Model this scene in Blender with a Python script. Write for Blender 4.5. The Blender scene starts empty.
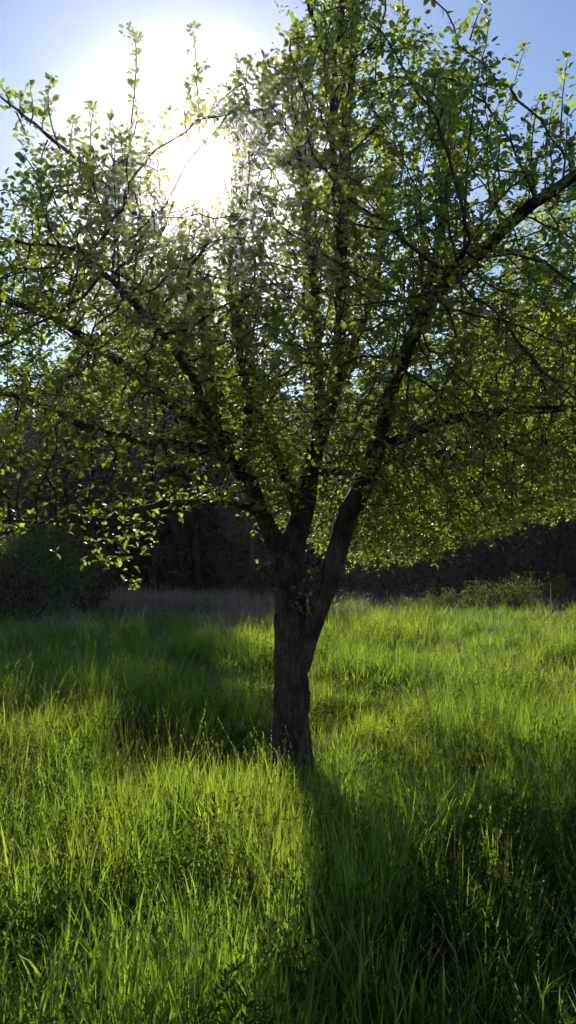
import bpy, math, random
import numpy as np
from mathutils import Vector, Matrix, kdtree

# ------------------------------------------------------------------ camera, sky, sun, exposure
S = bpy.context.scene
COL = S.collection
rng = np.random.default_rng(7)
random.seed(7)

W, H, F = 576, 1024, 788.0           # picture size and focal length in pixels
EYE = 1.6
TILT = math.radians(4.6)
cam_d = bpy.data.cameras.new('camera')
cam = bpy.data.objects.new('camera', cam_d)
COL.objects.link(cam)
cam.location = (0, 0, EYE)
cam.rotation_euler = (math.pi / 2 + TILT, 0, 0)
cam_d.sensor_fit = 'VERTICAL'
cam_d.sensor_height = 24.0
cam_d.lens = 24.0 * F / H
cam_d.clip_start = 0.05
cam_d.clip_end = 3000
S.camera = cam


def ray(px, py):
    """direction of a picture point"""
    v = Vector(((px - W / 2) / F, 1.0, (H / 2 - py) / F))
    c, s = math.cos(TILT), math.sin(TILT)
    return Vector((v.x, v.y * c - v.z * s, v.y * s + v.z * c))


def P(px, py, Y):
    """picture point at distance Y along the view"""
    d = ray(px, py)
    return Vector((0, 0, EYE)) + d * (Y / d.y)


SUN = ray(198, 172).normalized()
sun_el = math.asin(SUN.z)
sun_az = math.atan2(SUN.x, SUN.y)

world = bpy.data.worlds.new('World')
S.world = world
world.use_nodes = True
nt = world.node_tree
sky = nt.nodes.new('ShaderNodeTexSky')
sky.sky_type = 'NISHITA'
sky.sun_disc = False
sky.sun_elevation = sun_el
sky.sun_rotation = sun_az
sky.altitude = 100
sky.air_density = 1.0
sky.dust_density = 0.18
sky.ozone_density = 3.0
bg = nt.nodes['Background']
nt.links.new(sky.outputs[0], bg.inputs[0])
bg.inputs[1].default_value = 0.10

sd = bpy.data.lights.new('sun', 'SUN')
sd.energy = 5.0
sd.angle = math.radians(0.53)
sd.color = (1.0, 0.94, 0.85)
so = bpy.data.objects.new('sun', sd)
COL.objects.link(so)
so.rotation_euler = SUN.to_track_quat('Z', 'Y').to_euler()
so.location = SUN * 60

GLOW_DENS = .0010  # density of the volume added for the glow round the sun
S.view_settings.view_transform = 'Standard'
S.view_settings.look = 'None'
S.view_settings.gamma = 1.0
S.view_settings.exposure = 0.6
S.render.engine = 'CYCLES'
S.cycles.use_denoising = True
S.cycles.use_light_tree = False
S.cycles.use_adaptive_sampling = True
S.cycles.adaptive_threshold = .03
S.cycles.max_bounces = 5
S.cycles.diffuse_bounces = 3
S.cycles.transmission_bounces = 3
S.cycles.glossy_bounces = 2
S.cycles.transparent_max_bounces = 4
S.cycles.volume_bounces = 0
S.cycles.caustics_reflective = False
S.cycles.caustics_refractive = False


# ------------------------------------------------------------------ helpers
def mesh_np(name, verts, faces_list, tint=None, smooth=False):
    """faces_list: list of (n,k) int arrays"""
    me = bpy.data.meshes.new(name)
    verts = np.asarray(verts, dtype=np.float32).reshape(-1, 3)
    me.vertices.add(len(verts))
    me.vertices.foreach_set('co', verts.ravel())
    loops = np.concatenate([f.ravel() for f in faces_list]).astype(np.int32)
    totals = np.concatenate([np.full(len(f), f.shape[1], np.int32) for f in faces_list])
    starts = np.concatenate([[0], np.cumsum(totals)[:-1]]).astype(np.int32)
    me.loops.add(len(loops))
    me.loops.foreach_set('vertex_index', loops)
    me.polygons.add(len(totals))
    me.polygons.foreach_set('loop_start', starts)
    me.polygons.foreach_set('loop_total', totals)
    if smooth:
        me.polygons.foreach_set('use_smooth', np.ones(len(totals), bool))
    if tint is not None:
        a = me.attributes.new('tint', 'FLOAT', 'POINT')
        a.data.foreach_set('value', np.asarray(tint, np.float32))
    me.update(calc_edges=True)
    me.validate()
    return me


def link(name, me, mat=None, parent=None, loc=None):
    o = bpy.data.objects.new(name, me)
    COL.objects.link(o)
    if mat is not None and me is not None and not me.materials:
        me.materials.append(mat)
    if parent is not None:
        o.parent = parent
    if loc is not None:
        o.location = loc
    return o


def tag(o, label=None, cat=None, group=None, kind=None):
    if label: o['label'] = label
    if cat: o['category'] = cat
    if group: o['group'] = group
    if kind: o['kind'] = kind
    return o


def unit(a):
    return a / np.maximum(np.linalg.norm(a, axis=-1, keepdims=True), 1e-9)


def copy_tree(o, parent=None):
    c = o.copy()
    COL.objects.link(c)
    c.parent = parent
    for ch in list(o.children):
        copy_tree(ch, c)
    return c


def catmull(pts, rad, step):
    """resample a polyline with radii into a smooth one"""
    P0 = np.array(pts, float)
    R0 = np.array(rad, float)
    ext = np.vstack([2 * P0[0] - P0[1], P0, 2 * P0[-1] - P0[-2]])
    out, ro = [], []
    for i in range(len(P0) - 1):
        a, b, c, d = ext[i], ext[i + 1], ext[i + 2], ext[i + 3]
        n = max(2, int(np.linalg.norm(c - b) / step))
        for k in range(n):
            t = k / n
            out.append(0.5 * (2 * b + (c - a) * t + (2 * a - 5 * b + 4 * c - d) * t * t + (3 * b - a - 3 * c + d) * t ** 3))
            ro.append(R0[i] * (1 - t) + R0[i + 1] * t)
    out.append(P0[-1]); ro.append(R0[-1])
    return np.array(out), np.array(ro)


def tube_arrays(pts, rad, sides, rough=0.0, seed=0, base=0):
    """verts, quads of a tapered tube along pts"""
    pts = np.asarray(pts, float); rad = np.asarray(rad, float)
    n = len(pts)
    tan = np.gradient(pts, axis=0)
    tan = unit(tan)
    ref = np.tile(np.array([[1.0, 0.13, 0.07]]), (n, 1))
    par = np.abs((tan * ref).sum(1)) > 0.93
    ref[par] = np.array([0.05, 1.0, 0.1])
    if par.any() and not par.all():
        ref[:] = np.array([0.31, 0.72, 0.62]) if np.abs((tan * np.array([0.31, .72, .62])).sum(1)).max() < .97 else np.array([0.6, -.75, .28])
    u = unit(np.cross(tan, ref)); v = np.cross(tan, u)
    ang = np.arange(sides) / sides * 2 * np.pi
    r = rad[:, None] * np.ones((1, sides))
    if rough > 0:
        g = np.random.default_rng(seed)
        ph = g.uniform(0, 6.28, 6)
        s = np.arange(n)[:, None]
        lump = (np.sin(ang * 2 + ph[0] + s * .15) * .45 + np.sin(ang * 3 + ph[1] - s * .23) * .35 + np.sin(ang * 5 + ph[2] + s * .4) * .22
                + np.sin(s * .6 + ph[3]) * .3 + g.normal(0, .28, (n, sides)))
        r = r * (1 + rough * lump)
    V = pts[:, None, :] + r[..., None] * (np.cos(ang)[None, :, None] * u[:, None, :] + np.sin(ang)[None, :, None] * v[:, None, :])
    i = np.arange(n - 1)[:, None] * sides; j = np.arange(sides)[None, :]
    jn = (j + 1) % sides
    q = np.stack([i + j, i + jn, i + sides + jn, i + sides + j], -1).reshape(-1, 4) + base
    cap = np.array([[base + (n - 1) * sides + k for k in range(sides)]])
    return V.reshape(-1, 3), q, cap


def tube_mesh(name, pts, rad, sides, rough=0.0, seed=0):
    V, q, cap = tube_arrays(pts, rad, sides, rough, seed)
    return mesh_np(name, V, [q, cap], smooth=True)


# one leaf: base, three stations, tip; folded along the midrib
_LT = np.array([0, .22, .22, .22, .55, .55, .55, .82, .82, .82, 1.0])
_LS = np.array([0, 0, -1, 1, 0, -1, 1, 0, -1, 1, 0.0])
_LW = np.array([0, 0, .36, .36, 0, .5, .5, 0, .3, .3, 0])
_LT3 = np.array([[0, 1, 2], [0, 3, 1], [7, 10, 8], [7, 9, 10]])
_LQ4 = np.array([[2, 1, 4, 5], [1, 3, 6, 4], [5, 4, 7, 8], [4, 6, 9, 7]])


def leaf_arrays(p, d, n, L, Wd, fold=.35, curl=.25, g=None):
    """p,d,n (N,3): base, direction, upper side"""
    N = len(p)
    d = unit(d); s = unit(np.cross(d, n)); n = np.cross(s, d)
    L = np.broadcast_to(L, N); Wd = np.broadcast_to(Wd, N)
    fo = (fold * (1 + (g.normal(0, .5, N) if g is not None else 0)))
    cu = (curl * (1 + (g.normal(0, .8, N) if g is not None else 0)))
    t = _LT[None, :]
    side = _LS * _LW
    V = (p[:, None, :] + d[:, None, :] * (t * L[:, None])[..., None]
         + s[:, None, :] * (side[None, :] * Wd[:, None])[..., None]
         + n[:, None, :] * ((np.abs(side)[None, :] * fo[:, None] * Wd[:, None]) - (t ** 2) * cu[:, None] * L[:, None])[..., None])
    off = (np.arange(N) * 11)[:, None, None]
    T = (_LT3[None] + off).reshape(-1, 3); Q = (_LQ4[None] + off).reshape(-1, 4)
    return V.reshape(-1, 3), T, Q


def leaf_mesh(name, p, d, n, L, Wd, tint, g, fold=.35, curl=.25, plain=False):
    if plain:      # far foliage: two folded halves
        d = unit(d); s = unit(np.cross(d, n)); n = np.cross(s, d); N = len(p)
        L = np.broadcast_to(L, N)[:, None]; Wd = np.broadcast_to(Wd, N)[:, None]
        V = np.stack([p, p + d * L * .5 - n * L * .06, p + d * L * .45 - s * Wd * .5 + n * Wd * .15, p + d * L * .45 + s * Wd * .5 + n * Wd * .15, p + d * L - n * L * .2], 1)
        o = (np.arange(N) * 5)[:, None, None]
        return mesh_np(name, V, [(np.array([[0, 1, 2], [0, 3, 1], [1, 4, 2], [1, 3, 4]])[None] + o).reshape(-1, 3)], tint=np.repeat(tint, 5))
    V, T, Q = leaf_arrays(p, d, n, L, Wd, fold, curl, g)
    return mesh_np(name, V, [T, Q], tint=np.repeat(tint, 11))


# ------------------------------------------------------------------ materials
def new_mat(name):
    m = bpy.data.materials.new(name)
    m.use_nodes = True
    m.node_tree.nodes.clear()
    return m, m.node_tree.nodes, m.node_tree.links


def foliage(name, c0, c1, c2, trans=0.45, gloss=0.06, rough=.45, tmul=(1.35, 1.2, .32), scale=.5, per='attr', tgain=2.2, grey=0.0):
    """thin leaf: diffuse top, light passing through, a weak sheen; colour varies leaf by leaf and in patches"""
    m, N, K = new_mat(name)
    out = N.new('ShaderNodeOutputMaterial')
    if per == 'attr':
        a = N.new('ShaderNodeAttribute'); a.attribute_name = 'tint'; fac = a.outputs['Fac']
    else:
        a = N.new('ShaderNodeObjectInfo'); fac = a.outputs['Random']
        b = N.new('ShaderNodeAttribute'); b.attribute_name = 'tint'
        mm = N.new('ShaderNodeMath'); mm.operation = 'MULTIPLY_ADD'
        K.new(b.outputs['Fac'], mm.inputs[0]); mm.inputs[1].default_value = .6
        m2 = N.new('ShaderNodeMath'); m2.operation = 'MULTIPLY'; K.new(fac, m2.inputs[0]); m2.inputs[1].default_value = .4
        K.new(m2.outputs[0], mm.inputs[2]); fac = mm.outputs[0]
    geo = N.new('ShaderNodeNewGeometry')
    nz = N.new('ShaderNodeTexNoise'); nz.inputs['Scale'].default_value = scale; nz.inputs['Detail'].default_value = 3
    K.new(geo.outputs['Position'], nz.inputs['Vector'])
    ad = N.new('ShaderNodeMath'); ad.operation = 'MULTIPLY_ADD'
    K.new(nz.outputs['Fac'], ad.inputs[0]); ad.inputs[1].default_value = 1.1
    s2 = N.new('ShaderNodeMath'); s2.operation = 'SUBTRACT'; K.new(fac, s2.inputs[0]); s2.inputs[1].default_value = .55
    K.new(s2.outputs[0], ad.inputs[2])
    r = N.new('ShaderNodeValToRGB')
    r.color_ramp.elements[0].color = (*c0, 1); r.color_ramp.elements[0].position = .1
    r.color_ramp.elements[1].color = (*c2, 1); r.color_ramp.elements[1].position = .95
    e = r.color_ramp.elements.new(.5); e.color = (*c1, 1)
    K.new(ad.outputs[0], r.inputs[0])
    df = N.new('ShaderNodeBsdfDiffuse')
    gm = N.new('ShaderNodeMix'); gm.data_type = 'RGBA'; gm.inputs[0].default_value = grey
    K.new(r.outputs[0], gm.inputs[6]); gm.inputs[7].default_value = (.075, .085, .07, 1)
    K.new(gm.outputs[2], df.inputs[0])
    mx = N.new('ShaderNodeMix'); mx.data_type = 'RGBA'; mx.blend_type = 'MULTIPLY'; mx.inputs[0].default_value = 1
    K.new(r.outputs[0], mx.inputs[6]); mx.inputs[7].default_value = (tmul[0] * tgain, tmul[1] * tgain, tmul[2] * tgain, 1)
    tr = N.new('ShaderNodeBsdfTranslucent'); K.new(mx.outputs[2], tr.inputs[0])
    ms = N.new('ShaderNodeMixShader'); ms.inputs[0].default_value = trans
    K.new(df.outputs[0], ms.inputs[1]); K.new(tr.outputs[0], ms.inputs[2])
    gl = N.new('ShaderNodeBsdfGlossy'); gl.inputs['Roughness'].default_value = rough
    gl.inputs['Color'].default_value = (1, 1, 1, 1)
    fr = N.new('ShaderNodeFresnel'); fr.inputs[0].default_value = 1.4
    fm = N.new('ShaderNodeMath'); fm.operation = 'MULTIPLY'; K.new(fr.outputs[0], fm.inputs[0]); fm.inputs[1].default_value = gloss * 10
    m3 = N.new('ShaderNodeMixShader'); K.new(fm.outputs[0], m3.inputs[0])
    K.new(ms.outputs[0], m3.inputs[1]); K.new(gl.outputs[0], m3.inputs[2])
    K.new(m3.outputs[0], out.inputs['Surface'])
    return m


def bark(name, c0, c1, sc=22, bump=.6):
    m, N, K = new_mat(name)
    out = N.new('ShaderNodeOutputMaterial')
    b = N.new('ShaderNodeBsdfPrincipled'); b.inputs['Roughness'].default_value = .9
    b.inputs['Specular IOR Level'].default_value = .2
    tc = N.new('ShaderNodeTexCoord'); mp = N.new('ShaderNodeMapping'); mp.inputs['Scale'].default_value = (1, 1, .28)
    K.new(tc.outputs['Object'], mp.inputs[0])
    nz = N.new('ShaderNodeTexNoise'); nz.inputs['Scale'].default_value = sc; nz.inputs['Detail'].default_value = 8; nz.inputs['Roughness'].default_value = .65
    vo = N.new('ShaderNodeTexVoronoi'); vo.feature = 'DISTANCE_TO_EDGE'; vo.inputs['Scale'].default_value = sc * 1.1
    K.new(mp.outputs[0], nz.inputs[0])
    mxv = N.new('ShaderNodeMix'); mxv.data_type = 'VECTOR'; mxv.inputs[0].default_value = .16
    K.new(mp.outputs[0], mxv.inputs[4]); K.new(nz.outputs['Color'], mxv.inputs[5]); K.new(mxv.outputs[1], vo.inputs['Vector'])
    big = N.new('ShaderNodeTexNoise'); big.inputs['Scale'].default_value = 5; K.new(tc.outputs['Object'], big.inputs[0])
    a1 = N.new('ShaderNodeMath'); a1.operation = 'ADD'; K.new(nz.outputs['Fac'], a1.inputs[0]); K.new(big.outputs['Fac'], a1.inputs[1])
    r = N.new('ShaderNodeValToRGB'); r.color_ramp.elements[0].color = (*c0, 1); r.color_ramp.elements[1].color = (*c1, 1)
    r.color_ramp.elements[0].position = .38; r.color_ramp.elements[1].position = .72
    hf = N.new('ShaderNodeMath'); hf.operation = 'MULTIPLY'; K.new(a1.outputs[0], hf.inputs[0]); hf.inputs[1].default_value = .5
    K.new(hf.outputs[0], r.inputs[0])
    fs = N.new('ShaderNodeMapRange'); fs.inputs[1].default_value = 0; fs.inputs[2].default_value = .22; fs.inputs[3].default_value = .4; fs.inputs[4].default_value = 1
    K.new(vo.outputs['Distance'], fs.inputs[0])
    fx = N.new('ShaderNodeMix'); fx.data_type = 'RGBA'; fx.blend_type = 'MULTIPLY'; fx.inputs[0].default_value = 1
    K.new(r.outputs[0], fx.inputs[6]); K.new(fs.outputs[0], fx.inputs[7]); K.new(fx.outputs[2], b.inputs['Base Color'])
    sm = N.new('ShaderNodeMath'); sm.operation = 'MULTIPLY_ADD'; K.new(vo.outputs['Distance'], sm.inputs[0]); sm.inputs[1].default_value = 1.6
    K.new(nz.outputs['Fac'], sm.inputs[2])
    bp = N.new('ShaderNodeBump'); bp.inputs['Strength'].default_value = bump; bp.inputs['Distance'].default_value = .02
    K.new(sm.outputs[0], bp.inputs['Height']); K.new(bp.outputs[0], b.inputs['Normal'])
    K.new(b.outputs[0], out.inputs['Surface'])
    return m


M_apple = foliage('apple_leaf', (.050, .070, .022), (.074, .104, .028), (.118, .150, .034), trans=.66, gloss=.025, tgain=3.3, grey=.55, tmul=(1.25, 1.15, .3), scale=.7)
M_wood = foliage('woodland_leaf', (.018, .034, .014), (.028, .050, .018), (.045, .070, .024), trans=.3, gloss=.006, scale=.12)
M_bush = foliage('bush_leaf', (.035, .065, .020), (.055, .095, .028), (.085, .125, .035), trans=.4, gloss=.008, scale=.6)
M_grass = foliage('grass_blade', (.045, .080, .020), (.082, .130, .030), (.145, .180, .042), trans=.7, gloss=.004, rough=.5, scale=.35, tgain=2.25, tmul=(1.2, 1.2, .36), grey=.35, per='obj')
M_weed = foliage('weed_leaf', (.035, .065, .018), (.050, .090, .022), (.075, .120, .030), trans=.6, gloss=0, scale=1.0)
M_straw = foliage('dry_straw', (.15, .115, .055), (.21, .165, .08), (.28, .22, .115), trans=.25, tmul=(1, .9, .6), tgain=1.2, scale=1, gloss=.01)
M_brush = foliage('dry_brush', (.15, .125, .085), (.22, .18, .12), (.29, .24, .16), gloss=.01, trans=.2, tmul=(1, .9, .8), tgain=1.2, scale=.3)
M_bark = bark('apple_bark', (.040, .026, .016), (.26, .195, .13), bump=1.0)
M_twig = bark('twig_bark', (.040, .032, .026), (.085, .068, .055), sc=60, bump=.2)
M_fbark = bark('woodland_bark', (.035, .030, .025), (.090, .078, .066), sc=9, bump=.4)


def ground_mat():
    m, N, K = new_mat('meadow_soil')
    out = N.new('ShaderNodeOutputMaterial')
    b = N.new('ShaderNodeBsdfPrincipled'); b.inputs['Roughness'].default_value = 1; b.inputs['Specular IOR Level'].default_value = .05
    geo = N.new('ShaderNodeNewGeometry')
    n1 = N.new('ShaderNodeTexNoise'); n1.inputs['Scale'].default_value = 9; n1.inputs['Detail'].default_value = 8
    n2 = N.new('ShaderNodeTexNoise'); n2.inputs['Scale'].default_value = .4; n2.inputs['Detail'].default_value = 4
    K.new(geo.outputs['Position'], n1.inputs[0]); K.new(geo.outputs['Position'], n2.inputs[0])
    a = N.new('ShaderNodeMath'); a.operation = 'ADD'; K.new(n1.outputs['Fac'], a.inputs[0]); K.new(n2.outputs['Fac'], a.inputs[1])
    h = N.new('ShaderNodeMath'); h.operation = 'MULTIPLY'; K.new(a.outputs[0], h.inputs[0]); h.inputs[1].default_value = .5
    r = N.new('ShaderNodeValToRGB')
    r.color_ramp.elements[0].color = (.030, .028, .014, 1); r.color_ramp.elements[0].position = .35
    r.color_ramp.elements[1].color = (.055, .075, .022, 1); r.color_ramp.elements[1].position = .7
    K.new(h.outputs[0], r.inputs[0]); K.new(r.outputs[0], b.inputs['Base Color'])
    bp = N.new('ShaderNodeBump'); bp.inputs['Strength'].default_value = .6; bp.inputs['Distance'].default_value = .05
    K.new(n1.outputs['Fac'], bp.inputs['Height']); K.new(bp.outputs[0], b.inputs['Normal'])
    K.new(b.outputs[0], out.inputs['Surface'])
    return m


M_ground = ground_mat()


# ------------------------------------------------------------------ ground
def gz(x, y):
    """height of the meadow: low hummocks, a slight rise at the wood's edge"""
    x = np.asarray(x, float); y = np.asarray(y, float)
    r = np.hypot(x, y)
    hum = .05 * np.sin(x * .9 + 1.3) * np.sin(y * .7 + .4) + .07 * np.sin(x * .33 + y * .21 + 2.) + .10 * np.sin(x * .17 - y * .29)
    edge = .35 * np.exp(-((y - 31 - .8 * np.sin(x * .5)) / 3.2) ** 2) * (.6 + .4 * np.sin(x * .8 + .6))
    z = hum * np.clip(r / 6, .3, 1) * np.clip(1.6 - r / 90, 0.15, 1) + edge
    return z - .02


lin = np.concatenate([-np.geomspace(600, 14, 26), np.linspace(-13, 13, 66), np.geomspace(14, 600, 26)])
liny = np.concatenate([-np.geomspace(600, 6, 14), np.linspace(-5, 45, 110), np.geomspace(47, 900, 30)])
gx, gy = np.meshgrid(lin, liny)
gv = np.stack([gx, gy, gz(gx, gy)], -1).reshape(-1, 3)
nx, ny = len(lin), len(liny)
ii, jj = np.meshgrid(np.arange(nx - 1), np.arange(ny - 1))
k = (jj * nx + ii).ravel()
ground = link('ground', mesh_np('ground', gv, [np.stack([k, k + 1, k + nx + 1, k + nx], -1)], smooth=True), M_ground)
tag(ground, 'dark earth of the meadow under the long grass', 'ground', kind='structure')


# ------------------------------------------------------------------ the apple tree
TY = 6.7
root = bpy.data.objects.new('apple_tree', None)
COL.objects.link(root)
base = P(291, 768, TY); base.z = float(gz(base.x, TY))
root.location = base
tag(root, 'large old apple tree with forked trunk standing alone in the long grass', 'tree')
BASE = np.array(base)


def PX(px, py, Y):
    return np.array(P(px, py, Y))


SC = TY / F      # metres per picture pixel at the tree
# (name, points as picture position + distance, radius in metres)
limb_defs = {
    'central': [(290, 600, 6.7, .125), (289, 556, 6.7, .12), (303, 510, 6.70, .088), (316, 450, 6.72, .072), (332, 405, 6.75, .060),
                (341, 350, 6.78, .054), (345, 270, 6.82, .050), (347, 200, 6.86, .046), (348, 115, 6.9, .040), (354, 0, 7.0, .030), (357, -70, 7.1, .014)],
    'central_left': [(316, 450, 6.72, .052), (319, 405, 6.65, .044), (318, 350, 6.5, .036), (312, 290, 6.4, .034), (303, 220, 6.3, .025), (296, 150, 6.25, .014), (290, 90, 6.2, .008)],
    'crown_fork': [(348, 120, 6.9, .032), (338, 95, 6.85, .028), (325, 72, 6.8, .025), (312, 30, 6.75, .02), (302, -15, 6.7, .012)],
    'right': [(300, 668, 6.68, .085), (310, 628, 6.62, .09), (326, 580, 6.58, .088), (343, 525, 6.52, .088), (364, 478, 6.45, .083), (382, 425, 6.3, .064),
              (402, 365, 6.15, .056), (428, 305, 6.0, .052), (470, 262, 5.5, .047), (525, 210, 5.05, .040), (578, 170, 4.7, .034), (650, 120, 4.3, .02)],
    'left': [(284, 575, 6.68, .075), (276, 545, 6.62, .08), (260, 512, 6.5, .066), (243, 475, 6.4, .058), (222, 456, 6.3, .052), (190, 446, 6.2, .042), (145, 440, 6.1, .036),
             (90, 430, 6.0, .03), (40, 404, 5.9, .022), (-20, 385, 5.85, .015)],
    'left_upper': [(243, 478, 6.4, .045), (200, 428, 6.2, .045), (150, 385, 6.0, .04), (100, 347, 5.9, .034), (50, 318, 5.8, .028), (-15, 296, 5.7, .018)],
    'left_rise': [(240, 470, 6.4, .05), (248, 420, 6.45, .042), (243, 370, 6.55, .036), (236, 315, 6.65, .03), (232, 270, 6.75, .022), (238, 215, 6.85, .015), (243, 160, 6.9, .008)],
    'left_arch': [(228, 458, 6.4, .035), (215, 400, 6.5, .036), (195, 320, 6.55, .032), (165, 255, 6.5, .028), (120, 200, 6.4, .023), (75, 160, 6.3, .018), (35, 125, 6.2, .013), (-5, 92, 6.15, .008)],
    'left_fan': [(208, 428, 6.3, .03), (185, 365, 6.7, .03), (160, 310, 7.0, .025), (110, 270, 7.3, .02), (40, 245, 7.5, .012)],
    'right_low': [(376, 452, 6.4, .045), (425, 426, 6.2, .043), (480, 415, 6.0, .037), (540, 412, 5.8, .03), (620, 405, 5.6, .018)],
    'right_low_back': [(350, 500, 6.5, .045), (368, 468, 6.9, .044), (430, 455, 7.6, .040), (500, 445, 8.3, .033), (560, 437, 8.8, .022), (610, 430, 9.2, .012)],
    'right_far_back': [(356, 486, 6.5, .04), (385, 455, 7.2, .038), (440, 444, 8.2, .032), (500, 434, 9.2, .024), (545, 428, 10.0, .012)],
    'right_rise': [(402, 365, 6.15, .04), (425, 300, 6.3, .036), (442, 220, 6.5, .028), (452, 140, 6.7, .018), (460, 75, 6.8, .009)],
    'back_rise': [(330, 410, 6.75, .05), (345, 360, 7.3, .045), (370, 290, 7.9, .035), (385, 210, 8.4, .025), (395, 140, 8.8, .012)],
    'back_left': [(300, 520, 6.72, .05), (280, 460, 7.3, .045), (262, 420, 8.0, .036), (230, 375, 8.8, .026), (190, 345, 9.5, .014)],
    'back_low': [(312, 470, 6.75, .045), (335, 470, 7.6, .04), (370, 480, 8.4, .03), (410, 485, 9.2, .018)],
    'front_right': [(364, 478, 6.45, .045), (380, 430, 5.9, .04), (400, 370, 5.3, .032), (430, 300, 4.8, .024), (470, 240, 4.4, .014)],
    'front_left': [(240, 470, 6.4, .04), (215, 420, 5.9, .036), (180, 360, 5.4, .03), (130, 300, 5.0, .022), (80, 250, 4.7, .013)],
    'left_bottom': [(262, 515, 6.5, .03), (230, 503, 6.2, .026), (170, 505, 5.8, .022), (100, 517, 5.5, .016), (30, 524, 5.3, .011), (-30, 522, 5.2, .007)],
    'front_top': [(345, 290, 6.82, .035), (340, 200, 6.3, .03), (335, 110, 5.9, .022), (345, 20, 5.7, .013), (350, -50, 5.6, .007)],
}
limbs = {}
nodes, par, nrad = [], [], []          # skeleton for the twigs to start from
# trunk
tp = [(BASE + [-.0, 0, -.12]), PX(291, 752, TY), PX(291, 715, TY), PX(291, 670, TY), PX(291, 630, TY), PX(291, 590, TY), PX(290, 560, TY), PX(292, 545, TY)]
tr_ = [.25, .185, .146, .137, .140, .140, .122, .09]
pts, rad = catmull(tp, tr_, .03)
trunk = link('trunk', tube_mesh('trunk', pts - BASE, rad, 48, .1, 3), M_bark, root)
limb_obj = {}
for q, (nm, df) in enumerate(limb_defs.items()):
    pp = [PX(a, b, c) for a, b, c, d in df]
    pts, rad = catmull(pp, [d for *_, d in df], .07)
    g = np.random.default_rng(100 + q)
    wob = np.cumsum(g.normal(0, .006, pts.shape), 0); wob -= np.linspace(0, 1, len(pts))[:, None] * wob[-1]
    amp = np.clip(np.linspace(0, 1, len(pts)) * 6, 0, 1)[:, None]
    pts = pts + wob * amp
    thick = rad.max()
    o = link('limb', tube_mesh('limb', pts - BASE, rad, 14 if thick > .06 else 9, .05, q), M_bark, root)
    limb_obj[nm] = o
    prev = -1
    for a in range(len(pts)):
        nodes.append(pts[a]); par.append(prev); nrad.append(rad[a]); prev = len(nodes) - 1
n_limb_nodes = len(nodes)

# crown volume: height limits over the ground plan
tx = [-5., -3.9, -2.45, -1.9, -1.35, -.8, -.4, 0, .3, .6, 1., 1.45, 2., 2.45, 3.4, 4.4, 5.2]
tz = [3.3, 4.0, 4.6, 5.1, 5.35, 5.45, 5.8, 6.2, 7.1, 7.4, 6.5, 5.75, 5.2, 4.9, 4.4, 3.7, 3.2]
bx = [-5., -2.45, -1.9, -1.3, -.6, 0, .4, .9, 1.6, 2.2, 2.9, 4.2, 5.2]
bz = [2.7, 2.05, 1.95, 1.98, 2.12, 2.2, 2.05, 1.85, 1.85, 2.1, 2.3, 2.6, 2.9]


def crown_ok(p):
    x, y, z = p[:, 0], p[:, 1], p[:, 2]
    dy = y - 6.9
    ry = np.where(dy > 0, np.where(x > .2, 3.9, 3.4), 2.9)
    plan = np.abs((x - .15) / 4.7) ** 2.4 + np.abs(dy / ry) ** 2.4
    top = np.interp(x, tx, tz); bot = np.interp(x, bx, bz)
    near = y < TY
    lim = np.where(near, EYE + (top - EYE) * y / TY * .99, bot + (top - bot) * np.sqrt(np.clip(1 - (dy / ry) ** 2, 0, 1)))
    left = np.clip((-.3 - x) / .5, 0, 1)
    low = bot + np.where(dy > 0, -dy * .04, -dy * .12)
    low = low + left * np.maximum(.5 + (y - 2.5) * .525 - low, 0)      # the low boughs on the left reach forward
    return (plan < 1) & (z < lim) & (z > low)


cand = rng.uniform([-4.8, 3.6, 1.6], [5.0, 10.9, 7.6], (120000, 3))
cand = cand[crown_ok(cand)]
# crown is thicker near its outside, open around the trunk and limbs
inner = np.linalg.norm((cand - [0.2, 6.8, 3.2]) / [2.6, 1.9, 1.7], axis=1)
inside_frame = np.abs(cand[:, 0]) < cand[:, 1] * .42
keep = (rng.random(len(cand)) < np.clip(.5 + .5 * inner, 0, 1) * np.where(cand[:, 0] < .1, 1.0, np.interp(cand[:, 2], [2, 4.0, 5.0, 7.5], [1, .75, .32, .22]))) & (inside_frame | (rng.random(len(cand)) < .6))
cand = cand[keep]
keep = ~((np.abs(cand[:, 0] - .45) < .6) & (cand[:, 2] > 3.6) & (cand[:, 1] < 6.7) & (rng.random(len(cand)) < .55))
cand = cand[keep]
keep = ~((cand[:, 0] < -.7) & (cand[:, 1] > 7.1) & (rng.random(len(cand)) < .55))
cand = cand[keep]
sunv = np.array(SUN); camv = np.array([0, 0, EYE])


def sun_angle(p):
    return np.degrees(np.arccos(np.clip(unit(p - camv) @ sunv, -1, 1)))


def lit_gap(p):
    """openings in the crown through which sun reaches the shaded grass"""
    m = np.zeros(len(p), bool)
    for px, py, r in ((495, 880, .20), (548, 960, .18), (530, 800, .08)):
        dr = np.array(ray(px, py)); g0 = camv + dr * (EYE - .3) / -dr[2]
        v = p - g0; al = v @ sunv
        m |= np.linalg.norm(v - al[:, None] * sunv, axis=1) < r
    return m


ex = rng.uniform([.3, 7.6, 1.7], [4.2, 10.7, 2.9], (3600, 3)); ex = ex[crown_ok(ex)]
ex = np.concatenate([ex, rng.uniform([-.75, 5.7, 2.1], [.75, 6.35, 2.9], (330, 3))])
cand = np.concatenate([cand[rng.permutation(len(cand))[:16000]], ex])
cand = cand[~lit_gap(cand) & (sun_angle(cand) > 2.3)]
cand = cand[rng.permutation(len(cand))[:18500]]

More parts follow.
